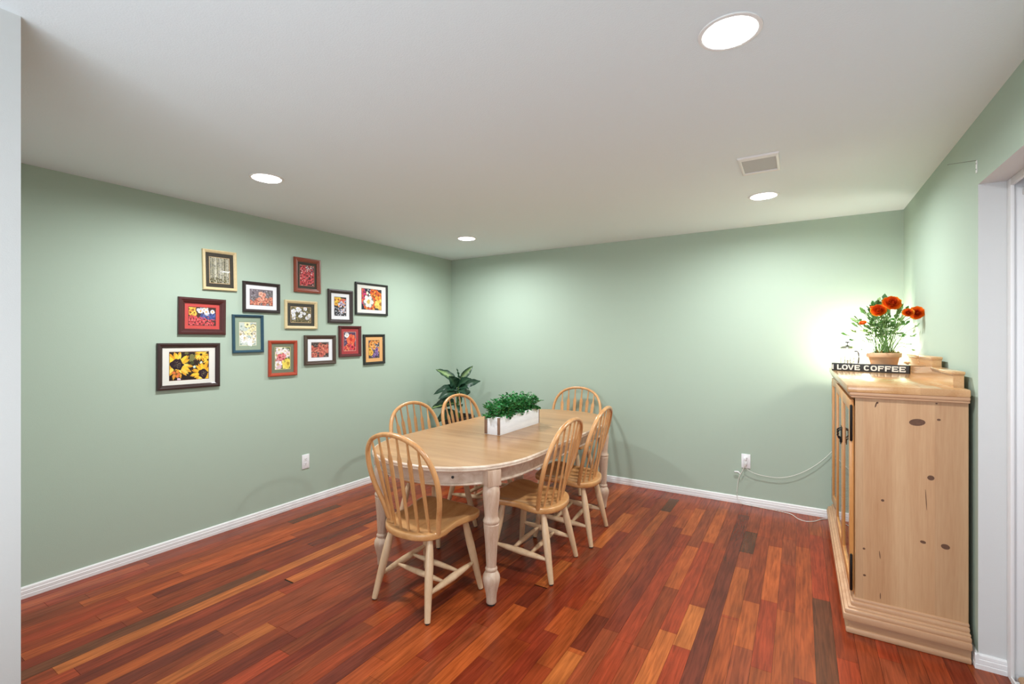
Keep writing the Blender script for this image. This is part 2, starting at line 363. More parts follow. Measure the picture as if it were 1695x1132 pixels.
mb = MB(); mb.box(-c, c, -d, d, -.006, -.001); mb.build('filter_screen', M['grey_mesh'], v)

# ------------------------------------------------------------------ outlets and cords
def outlet(name, label, loc, rot):
    t = thing(name, label, 'electrical outlet', loc, rot=rot, group='wall outlets')     # local x along the wall, y up, z out of the wall
    mb = MB(); mb.box(-.036, .036, -.062, .062, 0, .006, .0025); mb.build('cover_plate', M['white_plastic'], t)
    for s in (-1, 1):
        mb = MB(); out = [(.0165*math.cos(q), s*.0195+max(-.0135, min(.0135, .0175*math.sin(q)))) for q in [2*PI*i/24 for i in range(24)]]
        mb.prism(out, .0055, .0075); mb.mi = 1
        for dx, hh in ((-.0065, .0045), (.0065, .0035)): mb.box(dx-.0011, dx+.0011, s*.0195-hh+.002, s*.0195+hh+.002, .0073, .0078)
        mb.box(-.002, .002, s*.0195-.0105, s*.0195-.0065, .0073, .0078)
        mb.build('receptacle', [M['white_plastic'], M['slot']], t)
    mb = MB(); mb.lathe([(.003, .0058), (.003, .0068), (.0015, .0072)], 0, 0, 12); mb.build('screw', M['white_metal'], t)
    return t
outlet('wall_outlet', 'white wall outlet low on the left wall below the pictures', (XL, 2.564, .377), (PI/2, 0, PI/2))
outlet('wall_outlet', 'white wall outlet on the back wall with cords plugged in', (-.404, YB, .381), (PI/2, 0, 0))
pc = thing('power_cord', 'white cord drooping from the back wall outlet to behind the cabinet', 'cord', (0, 0, 0))
mb = MB(); mb.tube(catmull([(-.405, 4.566, .356), (-.402, 4.56, .335), (-.385, 4.565, .313), (-.33, 4.568, .288), (-.238, 4.57, .276), (-.148, 4.57, .280), (-.06, 4.57, .306), (.026, 4.571, .354), (.11, 4.573, .421), (.175, 4.575, .488), (.23, 4.575, .56)], 6), .0021, 8); mb.build('wire', M['cord'], pc)
mb = MB(); mb.box(-.416, -.394, 4.562, 4.586, .352, .385, .005); mb.build('plug', M['white_plastic'], pc)
cc = thing('charging_cable', 'white cable hanging from the back wall outlet down onto the floor', 'cable', (0, 0, 0))
mb = MB(); mb.tube(catmull([(-.408, 4.562, .392), (-.409, 4.551, .36), (-.424, 4.556, .31), (-.453, 4.565, .247), (-.466, 4.57, .182), (-.473, 4.572, .09), (-.462, 4.568, .04), (-.43, 4.562, .010), (-.35, 4.566, .004), (-.25, 4.556, .004), (-.14, 4.545, .004), (-.06, 4.515, .004), (-.01, 4.43, .004), (.045, 4.402, .004), (.10, 4.44, .004), (.15, 4.52, .004), (.19, 4.555, .004)], 6), .0026, 8); mb.build('wire', M['cord'], cc)
mb = MB(); mb.box(-.419, -.397, 4.560, 4.586, .389, .418, .005); mb.build('plug', M['white_plastic'], cc)
mb = MB(); mb.tube([(-.495, 4.572, .281), (-.490, 4.572, .281), (-.462, 4.571, .283), (-.447, 4.567, .268)], [.003, .006, .006, .003], 8); mb.build('cable_tag', M['white_plastic'], cc)

# blind bracket left on the right wall above the doorway
bk = thing('wall_bracket', 'small white metal bracket with a thin arm on the right wall', 'bracket', (XR, 2.865, 2.20))
mb = MB(); mb.box(-.003, 0, -.009, .007, -.005, .05, .001); mb.mi = 1
mb.box(-.0036, -.003, -.004, .001, .008, .013); mb.box(-.0036, -.003, -.004, .001, .034, .039); mb.build('mounting_plate', [M['white_metal'], M['slot']], bk)
mb = MB(); mb.box(-.098, 0, -.004, .002, .050, .0512); mb.box(-.098, -.0968, -.004, .002, .047, .0512); mb.build('arm', mat('shaded_metal', (128, 130, 118), .5), bk)  # arm's shade is put into its colour as a darker grey

# ------------------------------------------------------------------ dining table
TX, TY, TZ = -1.864, 2.985, .018; HX, HY, YS = .541, 1.115, .52
def table_outline(off, n=18):
    """straight long sides, superelliptic ends"""
    pts = []; a = HX-off; b = HY-YS-off; e = 2/2.3
    for sgn, rng in ((1, range(0, n+1)), (-1, range(n, 2*n+1))):
        for i in rng:
            th = PI*i/n; c, s = math.cos(th), math.sin(th)
            pts.append((a*math.copysign(abs(c)**e, c), sgn*YS+b*math.copysign(abs(s)**e, s)))
    return pts
tb = thing('dining_table', 'long oval oak dining table on whitewashed turned legs', 'table', (TX, TY, 0))
mb = MB()
L = lambda off, z: [(x, y, z+TZ) for x, y in table_outline(off)]
mb.rings([L(.02, .728), L(.006, .729), L(.001, .733), L(0, .738), L(.003, .7425), L(.0035, .7445), L(.001, .746), L(.0005, .751), L(.004, .7552), L(.012, .757)], True, False)
mb.build('edge_moulding', M['white_pine_h'], tb, sharp=50)
mb = MB(); mb.poly(L(.0121, .757)); mb.build('tabletop', M['top'], tb)
mb = MB()
for y in (-.24, .24): mb.box(-HX+.012, HX-.012, y-.0006, y+.0006, .7568+TZ, .7573+TZ)
mb.build('leaf_seam', mat('seam', (120, 78, 44), .6), tb)
mb = MB(); mb.rings([L(.055, .646), L(.055, .7285), L(.075, .7285), L(.075, .646)], False, False); mb.rings([L(.055, .646), L(.075, .646)], False, False)
ap = mb.build('apron', M['white_pine_h'], tb)
mb = MB(); mb.rings([L(.058, .642), L(.051, .643), L(.0485, .648), L(.051, .6535), L(.056, .655)], False, False); mb.rings([L(.075, .642), L(.058, .642)], False, False); mb.build('bead', M['white_pine_h'], ap)
LEGP = [(.026, .012), (.028, .016), (.0275, .03), (.031, .065), (.040, .10), (.047, .13), (.0485, .145), (.046, .16), (.036, .178), (.029, .184), (.033, .190), (.034, .197), (.031, .203), (.0275, .207), (.028, .215), (.034, .33), (.0425, .425), (.0435, .435), (.0405, .438), (.045, .447), (.046, .454), (.0425, .462), (.038, .470), (.037, .485), (.040, .52), (.045, .565), (.0475, .60), (.046, .625), (.039, .642), (.036, .646)]
for sx in (-1, 1):
    for sy in (-1, 1):
        x, y = .424*sx, .858*sy; mb = MB(); mb.lathe([(r, z*1.02) for r, z in LEGP], x, y, 28); mb.box(-.041, .041, -.041, .041, .656, .746, .004, Matrix.Translation((x, y, 0)) @ Matrix.Rotation(math.radians(29)*sx*sy, 4, 'Z'))
        lg = mb.build('leg', M['white_pine'], tb)
        mb = MB(); mb.lathe([(.012, 0), (.022, .002), (.022, .013)], x, y, 16); mb.build('glide', M['slot'], lg)
mb = MB()
def bolt_at(px):
    out = table_outline(.055); best = min((p for p in out if p[1] < 0), key=lambda p: abs(p[0]-px)); return best
x, y = bolt_at(.28); mb.lathe([(.0075, -.004), (.0075, .003), (.004, .004)], 0, 0, 14)
bo = mb.build('bolt_hole', M['slot'], tb); bo.location = (x, y, .708); bo.rotation_euler = (PI/2, 0, math.radians(24))

# ------------------------------------------------------------------ arrow-back dining chairs
TILT = .085
def make_chair(label):
    t = thing('dining_chair', label, 'chair', group='arrow-back oak chairs around the dining table')
    half = [(0, -.222), (.075, -.214), (.140, -.190), (.190, -.145), (.206, -.085), (.200, -.03), (.196, .03), (.210, .09), (.228, .145), (.222, .188), (.195, .212), (.12, .222), (0, .224)]
    full = half+[(-x, y) for x, y in half[-2:0:-1]]
    out = [(p.x, p.y) for p in catmull([Vector((x, y, 0)) for x, y in full], 4, True)]
    mb = MB(); ring = lambda s, z, dy=0: [(x*s, (y-.0)*s+dy, z) for x, y in out]
    R = [ring(.94, .408), ring(.985, .411), ring(1, .418), ring(1, .438), ring(.991, .4445), ring(.972, .446), ring(.90, .445), ring(.72, .438), ring(.5, .433), ring(.2, .432)]
    R = [[(x, y, z+TILT*y) for x, y, z in r] for r in R]
    mb.rings(R); mb.build('seat', M['oak_seat'], t, sharp=60)
    hb = [(.190, -.120, .424), (.216, -.143, .52), (.246, -.170, .61), (.259, -.193, .69), (.256, -.215, .765), (.232, -.238, .84), (.178, -.258, .903), (.092, -.271, .940), (0, -.275, .951)]
    path = catmull([Vector(p) for p in hb]+[Vector((-x, y, z)) for x, y, z in hb[-2::-1]], 5)
    mb = MB(); mb.tube(path, [(.0125, .0135)]*len(path), 12, ref=(0, 1, .25), sq=.75); mb.build('back_bow', M['oak'], t, sharp=60)
    for x0, y0, x1 in ((.030, -.178, .036), (.090, -.165, .108), (.145, -.140, .178)):
        for s in (-1, 1):
            # top end on the bow at horizontal x1
            q = min((p for p in path if p.z > .75), key=lambda p: abs(p.x-s*x1)); a = Vector((s*x0, y0, .436+TILT*y0)); b = Vector(q)
            st = [(0, .0068, .0068), (.06, .007, .007), (.11, .0075, .0068), (.13, .0115, .006), (.17, .0122, .0055), (.35, .0135, .0055), (.55, .0152, .0055), (.745, .0172, .0055), (.765, .0170, .006), (.79, .0115, .0065), (.815, .0078, .0065), (.90, .0062, .0062), (1, .0058, .0058)]
            mb = MB(); mb.tube([a.lerp(b, k[0]) for k in st], [(k[1], k[2]) for k in st], 10, ref=(0, 1, .2)); mb.build('spindle', M['oak'], t, sharp=50)
    feet = {}
    for sx in (-1, 1):
        for top, bot, nm in (((.145, -.135, .402), (.205, -.216, .006), 'r'), ((.152, .135, .424), (.220, .205, .006), 'f')):
            a = Vector((sx*top[0], top[1], top[2])); b = Vector((sx*bot[0], bot[1], bot[2])); feet[sx, nm] = (a, b)
            st = [(0, .0145), (.06, .016), (.2, .0205), (.36, .0225), (.55, .0215), (.8, .018), (.97, .0155), (1, .0145)]
            mb = MB(); mb.tube([a.lerp(b, k) for k, _ in st], [r for _, r in st], 14, ref=(0, 1, 0)); lg = mb.build('leg', M['pale'], t, sharp=60)
            mb = MB(); mb.lathe([(.010, 0), (.0115, .001), (.0115, .007)], b.x, b.y, 12); mb.build('glide', M['slot'], lg)
    sides = {}
    for sx in (-1, 1):
        a = feet[sx, 'f'][0].lerp(feet[sx, 'f'][1], .62); b = feet[sx, 'r'][0].lerp(feet[sx, 'r'][1], .68); sides[sx] = (a, b)
        st = [(0, .009), (.05, .010), (.25, .0165), (.5, .0205), (.75, .0165), (.95, .010), (1, .009)]
        mb = MB(); mb.tube([a.lerp(b, k) for k, _ in st], [r for _, r in st], 12); mb.build('stretcher', M['pale'], t, sharp=60)
    for f in (.34, .66):
        a, b = sides[-1][0].lerp(sides[-1][1], f), sides[1][0].lerp(sides[1][1], f)
        st = [(0, .0072), (.06, .0085), (.25, .0135), (.5, .0165), (.75, .0135), (.94, .0085), (1, .0072)]
        mb = MB(); mb.tube([a.lerp(b, k) for k, _ in st], [r for _, r in st], 12); mb.build('stretcher', M['pale'], t, sharp=60)
    return t
CH = [((-1.812, 2.035), -.05, 'oak arrow-back chair at the near end of the table, nearest the camera'),
      ((-1.478, 2.674), math.radians(93.0), 'oak arrow-back chair on the right side of the table, nearer of the two'),
      ((-1.474, 3.255), math.radians(95.5), 'oak arrow-back chair on the right side of the table, farther of the two'),
      ((-1.955, 4.235), PI, 'oak arrow-back chair at the far end of the table against the back wall'),
      ((-2.345, 2.725), -PI/2, 'oak arrow-back chair on the left side of the table, nearer of the two'),
      ((-2.350, 3.32), -PI/2, 'oak arrow-back chair on the left side of the table, in front of the corner plant')]
chair = make_chair(CH[0][2]); chair.location = (*CH[0][0], 0); chair.rotation_euler = (0, 0, CH[0][1])
for (x, y), rz, lab in CH[1:]: copy_thing(chair, (x, y, 0), rz, lab)

# ------------------------------------------------------------------ planter box on the table
pl = thing('planter_box', 'white wooden planter box with brown corner strips and green foliage on the table', 'planter', (-1.860, 3.050, .775))
HW, HL, HH = .062, .289, .128
mb = MB()
for s in (-1, 1): mb.box(s*HW-(.01 if s > 0 else 0), s*HW+(0 if s > 0 else .01), -HL, HL, 0, HH, .001)
for s in (-1, 1): mb.box(-HW+.01, HW-.01, s*HL-(.01 if s > 0 else 0), s*HL+(0 if s > 0 else .01), 0, HH, .001)
mb.box(-HW+.01, HW-.01, -HL+.01, HL-.01, .003, .012); mb.build('box', M['whitewash'], pl)
for sx in (-1, 1):
    for sy in (-1, 1):
        mb = MB(); x0, x1 = sorted((sx*(HW+.004), sx*(HW-.018))); y0 = sy*(HL+.0005); y1 = sy*(HL+.004)
        mb.box(x0, x1, min(y0, y1), max(y0, y1), .004, HH-.004, .0008); mb.build('corner_strip', M['brown_strip'], pl)
mb = MB(); mb.box(-HW+.011, HW-.011, -HL+.011, HL-.011, .09, .112); mb.build('soil', M['soil'], pl)
def leaf(mb, p, d, up, L, Wd, fold=.25, tone=None, tip=.45):
    d = d.normalized(); s = d.cross(up)
    if s.length < 1e-3: s = d.cross(Vector((1, 0, 0)))
    s.normalize(); n = s.cross(d)
    mb.col = tone
    m = [p, p+d*L*.5-n*L*.04, p+d*L]
    a = p+d*L*tip+s*Wd*.5+n*Wd*fold; b = p+d*L*tip-s*Wd*.5+n*Wd*fold
    a2 = p+d*L*.75+s*Wd*.38+n*Wd*fold*.7; b2 = p+d*L*.75-s*Wd*.38+n*Wd*fold*.7
    mb.poly([m[0], a, a2, m[2], m[1]], True); mb.poly([m[0], m[1], m[2], b2, b], True)
rnd = random.Random(11)
mb = MB(); mb.colour('tone'); st = MB()
GR = [(46,132,66), (66,156,84), (36,106,52), (92,178,110), (30,90,44), (56,146,66)]
for i in range(190):
    fx, fy = rnd.uniform(-1, 1), rnd.uniform(-1, 1)
    base = Vector((fx*.045, fy*.275, .112)); h = rnd.uniform(.09, .165)*(1-.25*abs(fx))*(1-.18*max(0, abs(fy)-.6)/.4)
    tipv = Vector((fx*rnd.uniform(.075, .13), fy*.305+rnd.uniform(-.035, .035), .112+h)); mid = base.lerp(tipv, .5)+Vector((0, 0, .02))
    st.tube([base, mid, tipv], .0011, 5)
    nl = rnd.randint(8, 12)
    for k in range(nl):
        t = .12+.9*k/nl; t = min(1, t); q = base.lerp(mid, t*2) if t < .5 else mid.lerp(tipv, t*2-1)
        az = rnd.uniform(0, 2*PI); el = rnd.uniform(-.2, .9); d = Vector((math.cos(az)*math.cos(el), math.sin(az)*math.cos(el), math.sin(el)))
        c = lin(rnd.choice(GR)); j = rnd.uniform(.8, 1.25)
        leaf(mb, q, d, Vector((0, 0, 1)), rnd.uniform(.021, .032), rnd.uniform(.014, .020), tone=tuple(min(1, v*j) for v in c))
for i in range(44):                                      # sprigs drooping over the rim
    sy = rnd.uniform(-.29, .29); sx = rnd.choice([-1, 1]); q = Vector((sx*.05, sy, .125)) if i > 7 else Vector((rnd.uniform(-.05, .05), -.285 if i % 2 else .285, .125))
    o_ = Vector((sx, 0, 0)) if i > 7 else Vector((0, -1 if i % 2 else 1, 0))
    e = q+o_*.035+Vector((0, 0, rnd.uniform(-.012, .02))); st.tube([q, q.lerp(e, .5)+Vector((0, 0, .012)), e], .0011, 5)
    for k in range(7):
        p = q.lerp(e, .3+.1*k); d = o_*.5+Vector((rnd.uniform(-1, 1), rnd.uniform(-1, 1), rnd.uniform(-.6, .6)))
        leaf(mb, p, d, Vector((0, 0, 1)), rnd.uniform(.018, .028), .016, tone=lin(rnd.choice(GR)))
mb.build('foliage', M['leaf'], pl, smooth=False); st.build('stems', M['stem'], pl)

# ------------------------------------------------------------------ broad-leaved plant standing in the far left corner
cp = thing('corner_plant', 'dark green broad-leaved houseplant standing in the far left corner', 'potted plant', (-3.24, 4.13, 0))
mb = MB(); mb.lathe([(.13, 0), (.14, .01), (.165, .30), (.175, .57), (.182, .58), (.182, .60), (.172, .605), (.165, .59), (.16, .54)], 0, 0, 32, True, False); mb.build('planter', M['wicker'], cp)
mb = MB(); mb.lathe([(.16, .545), (.08, .552), (.001, .555)], 0, 0, 24, False, True); mb.build('soil', M['soil'], cp)
mb = MB(); mb.tube(catmull([(0, 0, .55), (-.012, .005, .70), (-.005, 0, .86), (.0, .0, 1.0)], 5), [.016]*6+[.014]*5+[.010]*5, 10); mb.tube(catmull([(.03, -.03, .55), (.04, -.05, .64), (.03, -.06, .74)], 5), .011, 8); mb.build('stem', M['stem'], cp)
def big_leaf(base, tip, width, tilt, arch, light, name='leaf'):
    b, e = Vector(base), Vector(tip); d = e-b; Ln = d.length; d.normalize()
    s = d.cross(Vector((.62, -.78, .45))); s.normalize(); s = (Matrix.Rotation(tilt*.7, 3, d) @ s); n = s.cross(d).normalized()
    if n.z+n.x*.3-n.y*.4 < 0: n = -n
    mb = MB(); mb.colour('tone'); NU, NV = 14, 8; G = []
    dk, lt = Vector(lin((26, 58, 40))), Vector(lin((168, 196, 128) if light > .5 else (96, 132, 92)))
    for i in range(NU+1):
        t = i/NU; w = width*.5*(math.sin(PI*min(1, t*1.02)**.8)**.85 if 0 < t < .98 else 0)+.002
        c = b+d*Ln*t+n*arch*math.sin(PI*t)*Ln
        G.append([(c+s*w*v+n*(abs(v)*w*.35+.006*math.sin(t*22+v*2)*abs(v)), t, v) for v in [(-1+2*j/NV) for j in range(NV+1)]])
    V = [[mb.b.verts.new(p[0]) for p in r] for r in G]
    rr = random.Random(int(Ln*9999))
    for i in range(NU):
        for j in range(NV):
            f = mb.b.faces.new((V[i][j], V[i][j+1], V[i+1][j+1], V[i+1][j])); f.smooth = True
            for l in f.loops:
                for ii in (i, i+1):
                    for jj in (j, j+1):
                        if l.vert is V[ii][jj]:
                            t, v = G[ii][jj][1], G[ii][jj][2]
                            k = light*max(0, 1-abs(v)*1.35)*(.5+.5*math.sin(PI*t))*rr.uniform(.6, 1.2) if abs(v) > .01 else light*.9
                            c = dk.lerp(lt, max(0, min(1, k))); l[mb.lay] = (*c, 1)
    o = mb.build(name, M['leaf'], cp, sharp=80); return o
W0 = Vector((-3.24, 4.13, 0))
def BL(base, tip, w, tilt, arch, light): big_leaf(Vector(base)-W0, Vector(tip)-W0, w, tilt, arch, light)
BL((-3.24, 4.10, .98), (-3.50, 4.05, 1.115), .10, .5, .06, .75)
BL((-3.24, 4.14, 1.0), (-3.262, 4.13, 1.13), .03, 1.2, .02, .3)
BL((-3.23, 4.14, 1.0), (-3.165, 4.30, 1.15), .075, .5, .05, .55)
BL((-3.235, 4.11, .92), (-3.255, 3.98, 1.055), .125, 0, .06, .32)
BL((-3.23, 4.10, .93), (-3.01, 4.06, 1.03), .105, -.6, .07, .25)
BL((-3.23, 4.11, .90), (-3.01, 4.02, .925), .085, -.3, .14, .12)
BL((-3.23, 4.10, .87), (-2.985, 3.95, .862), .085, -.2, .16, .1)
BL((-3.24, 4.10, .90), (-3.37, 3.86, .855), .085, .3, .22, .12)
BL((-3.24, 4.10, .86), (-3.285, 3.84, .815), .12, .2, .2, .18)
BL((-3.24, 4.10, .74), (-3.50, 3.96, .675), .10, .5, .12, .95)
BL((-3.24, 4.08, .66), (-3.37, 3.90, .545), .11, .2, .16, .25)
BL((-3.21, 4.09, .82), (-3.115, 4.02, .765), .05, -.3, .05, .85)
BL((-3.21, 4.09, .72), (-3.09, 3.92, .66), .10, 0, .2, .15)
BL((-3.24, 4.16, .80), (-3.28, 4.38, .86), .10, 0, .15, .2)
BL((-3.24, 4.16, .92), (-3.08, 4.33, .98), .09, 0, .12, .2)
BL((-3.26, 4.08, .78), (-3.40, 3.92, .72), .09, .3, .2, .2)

# ------------------------------------------------------------------ pine cabinet on the right
CX0, CX1, CY0, CY1 = .20, .654, 2.86, 4.50
cb = thing('pine_cabinet', 'knotty pine cabinet with glazed doors standing against the right wall', 'cabinet', (CX0, CY0, 0))
def cbuild(mb, name, m, par=None, **k):
    o = mb.build(name, m, **k); o.parent = par or cb; o.location = -Vector(cb.location); 
    if par: o.matrix_parent_inverse = Matrix.Identity(4); o.location = (0, 0, 0)
    return o
PXa, PXb, PYa, PYb = .236, .652, 2.890, 4.470
mb = MB(); mb.box(PXa, PXb, PYa, PYa+.02, .13, 1.19, .0015)
mb.mi = 1
def knot(x, z, a, b, rot=0):
    mb.poly([(x+a*math.cos(q)*math.cos(rot)-b*math.sin(q)*math.sin(rot), PYa-.0004, z+a*math.cos(q)*math.sin(rot)+b*math.sin(q)*math.cos(rot)) for q in [2*PI*i/18 for i in range(18)]])
for k in [(.473, 1.06, .030, .0165, .1), (.550, 1.079, .007, .005, 0), (.522, .805, .013, .0115, 0), (.344, .668, .0065, .006, 0), (.494, .499, .011, .007, -.2), (.573, .495, .016, .012, -.2), (.271, .416, .0055, .005, 0), (.273, .285, .006, .005, 0), (.318, 1.132, .003, .014, -.25), (.324, 1.142, .004, .005, 0), (.542, 1.154, .004, .003, 0), (.333, .40, .0018, .02, .1), (.335, .20, .0018, .016, 0), (.505, .70, .0015, .05, .05)]: knot(*k)
cbuild(mb, 'side_panel', [M['pine'], M['knot']], smooth=False)
mb = MB(); mb.box(PXa, PXb, PYb-.02, PYb, .13, 1.19, .0015); cbuild(mb, 'side_panel', M['pine'])
mb = MB(); mb.box(PXb-.012, PXb, PYa+.02, PYb-.02, .13, 1.19); cbuild(mb, 'back_panel', M['pine'])
mb = MB(); mb.box(PXa, PXb-.012, PYa+.02, PYb-.02, .13, .165); cbuild(mb, 'floor_panel', M['pine_y'])
for z in (.50, .84):
    mb = MB(); mb.box(PXa+.03, PXb-.012, PYa+.02, PYb-.02, z, z+.018); cbuild(mb, 'shelf', M['pine_y'])
mb = MB()
for y0, y1 in ((PYa+.02, PYa+.05), (3.395, 3.435), (3.925, 3.965), (PYb-.05, PYb-.02)): mb.box(PXa-.001, PXa+.02, y0, y1, .165, 1.165)
mb.box(PXa-.001, PXa+.02, PYa+.02, PYb-.02, 1.12, 1.165); cbuild(mb, 'face_frame', M['pine_door'])
def mould(mb, steps):
    """stack of mitred slabs round front, near and far sides, flush at the wall: (overhang, z0, z1, bevel)"""
    for o_, z0, z1, bv in steps: mb.box(PXa-o_, PXb+.002, PYa-o_, PYb+o_, z0, z1, bv)
mb = MB(); mould(mb, [(.020, 1.163, 1.176, .005), (.026, 1.174, 1.193, .006)]); cbuild(mb, 'cornice', M['pine_h'])
mb = MB(); mb.box(CX0, CX1, CY0, CY1, 1.190, 1.227, .007); cbuild(mb, 'cabinet_top', M['pine_y'])
mb = MB(); mould(mb, [(.010, .150, .166, .005), (.020, .128, .152, .007), (.032, .118, .130, .004), (.046, .098, .120, .006), (.0525, .066, .100, .006), (.030, .02, .068, .002), (.041, .0, .026, .006)]); cbuild(mb, 'plinth', M['pine_h'])
def cdoor(y0, y1, hinge_near, swing, handle=True):
    """framed glass door; hinge edge at y0 (near) or y1 (far), turned by swing"""
    hy = y0 if hinge_near else y1
    d = bpy.data.objects.new('door', None); 
    COL.objects.link(d); d.parent = cb; d.location = Vector((PXa-.004, hy, 0))-Vector(cb.location); d.rotation_euler = (0, 0, swing)
    f = lambda y: y-hy
    z0, z1, th, w = .185, 1.150, .018, .052
    mb = MB(); mb.box(-th, 0, f(y0), f(y0+w), z0, z1, .003); mb.box(-th, 0, f(y1-w), f(y1), z0, z1, .003)
    mb.box(-th, 0, f(y0+w), f(y1-w), z0, z0+.06, .003); mb.box(-th, 0, f(y0+w), f(y1-w), z1-.06, z1, .003)
    o = mb.build('door_frame', M['pine_door'], d)
    mb = MB(); mb.box(-.011, -.008, f(y0+w-.004), f(y1-w+.004), z0+.056, z1-.056); mb.build('door_glass', M['glass'], d)
    hyy = f(y1-.026) if hinge_near else f(y0+.026)
    mb = MB(); mb.box(-th-.003, -th, hyy-.014, hyy+.014, .845, .935, .002); mb.tube(catmull([(-th-.002, hyy, .862), (-th-.018, hyy, .870), (-th-.020, hyy, .89), (-th-.018, hyy, .912), (-th-.002, hyy, .920)], 4), .004, 8)
    mb.tube([(-th-.004, hyy, .862), (-th-.007, hyy, .832)], [.006, .002], 6); mb.build('handle', M['black_metal'], d)
    for z in (.25, 1.0):
        mb = MB(); q = f(hy); s = -1 if hinge_near else 1
        mb.tube([(-.012, q+s*.005, z-.06), (-.012, q+s*.005, z-.055), (-.012, q+s*.005, z+.12), (-.012, q+s*.005, z+.125)], [.002, .006, .006, .002], 10); mb.build('hinge', M['black_metal'], d)
cdoor(2.905, 3.410, True, 0)
cdoor(3.420, 3.935, False, 0)
cdoor(3.945, 4.455, False, math.radians(4))
for y0, y1, z1, nm in ((2.955, 3.36, 1.285, 0), (3.36, 4.02, 1.340, 1), (4.02, 4.44, 1.285, 2)):
    mb = MB(); mb.box(.613, .651, y0, y1, 1.226, z1); mb.box(.609, .653, y0-.004, y1+(.004 if nm != 0 else 0), z1-.001, z1+.005, .002); mb.box(.604, .6545, y0-.010, y1+(.010 if nm == 1 else 0 if nm == 0 else .01), z1+.004, z1+.018, .004)
    cbuild(mb, 'gallery_rail', M['pine_y'])

# ------------------------------------------------------------------ things standing on the cabinet
ZT = 1.227
sg = thing('coffee_sign', 'narrow black wooden sign lettered I LOVE COFFEE on the cabinet', 'sign', (.197, 4.114, ZT), math.atan2(-.165, .410))
SL, SH, SD = .442, .0555, .028
mb = MB(); mb.box(0, SL, 0, SD, 0, SH, .0015); mb.build('board', M['sign'], sg)
def letter(mb, ch, x, w, z, h, t=.0085):
    y0, y1 = -.0012, .001; b = lambda x0, x1, z0, z1: mb.box(x+x0, x+x1, y0, y1, z+z0, z+z1)
    th = t*.82
    if ch == 'I': b(w/2-t/2, w/2+t/2, 0, h); b(0, w, 0, th*.6); b(0, w, h-th*.6, h)
    elif ch == 'L': b(0, t, 0, h); b(t, w, 0, th); b(w-t*.5, w, th, th*1.5)
    elif ch in 'EF':
        b(0, t, 0, h); b(t, w, h-th, h); b(t, w*.86, h/2-th*.5, h/2+th*.5); b(w-t*.45, w, h-th*1.55, h-th)
        if ch == 'E': b(t, w, 0, th); b(w-t*.45, w, th, th*1.55)
    elif ch in 'OC':
        n = 28; a0, a1 = (0, 2*PI) if ch == 'O' else (.62, 2*PI-.62)
        P = [(a0+(a1-a0)*i/n) for i in range(n+1)]
        f = lambda q, rx, rz: (x+w/2+rx*math.copysign(abs(math.cos(q))**.8, math.cos(q)), z+h/2+rz*math.copysign(abs(math.sin(q))**.8, math.sin(q)))
        for q, r in zip(P, P[1:]):
            o1, o2, i1, i2 = f(q, w/2, h/2), f(r, w/2, h/2), f(q, w/2-t, h/2-th), f(r, w/2-t, h/2-th)
            mb.rings([[(p[0], yy, p[1]) for p in (o1, o2, i2, i1)] for yy in (y0, y1)], smooth=False)
    elif ch == 'V':
        for pts in ([(0, h), (t*1.1, h), (w/2+t*.25, 0), (w/2-t*.5, 0)], [(w, h), (w-t*1.1, h), (w/2-t*.25, 0), (w/2+t*.5, 0)]):
            mb.rings([[(x+p, yy, z+q) for p, q in pts] for yy in (y0, y1)], smooth=False)
mb = MB()
for ch, a, b in [('I', 146, 160), ('L', 195, 236), ('O', 242, 298), ('V', 298, 356), ('E', 362, 411), ('C', 447, 499), ('O', 508, 565), ('F', 574, 624), ('F', 634, 684), ('E', 693, 746), ('E', 754, 806)]:
    letter(mb, ch, (a-140)/695*SL, (b-a)/695*SL, .010, .0355)
mb.build('lettering', M['letters'], sg, smooth=False)

fp = thing('flower_pot', 'terracotta pot of orange ranunculus flowers on the cabinet', 'potted plant', (.500, 4.145, ZT))
mb = MB(); mb.lathe([(.058, 0), (.062, .002), (.085, .098), (.0865, .1), (.095, .1015), (.0965, .105), (.0985, .128), (.096, .132), (.090, .132), (.088, .118)], 0, 0, 40, True, False); mb.build('pot', M['terracotta'], fp)
mb = MB(); mb.lathe([(.089, .118), (.05, .124), (.001, .126)], 0, 0, 24, False, True); mb.build('soil', M['soil'], fp)
O = Vector((.500, 4.145, ZT)); rnd = random.Random(21)
flowers = [((.540, 4.12, 1.705), .052, (.05, -.85, .45)), ((.462, 4.07, 1.655), .046, (-.15, -.8, .5)), ((.589, 3.87, 1.624), .029, (-.1, -.9, .35)), ((.636, 3.905, 1.622), .041, (-.45, -.88, .12)), ((.376, 4.10, 1.570), .024, (-.3, -.5, .8)), ((.428, 4.11, 1.680), .014, (-.3, -.3, .9))]
sm = MB(); heads = []
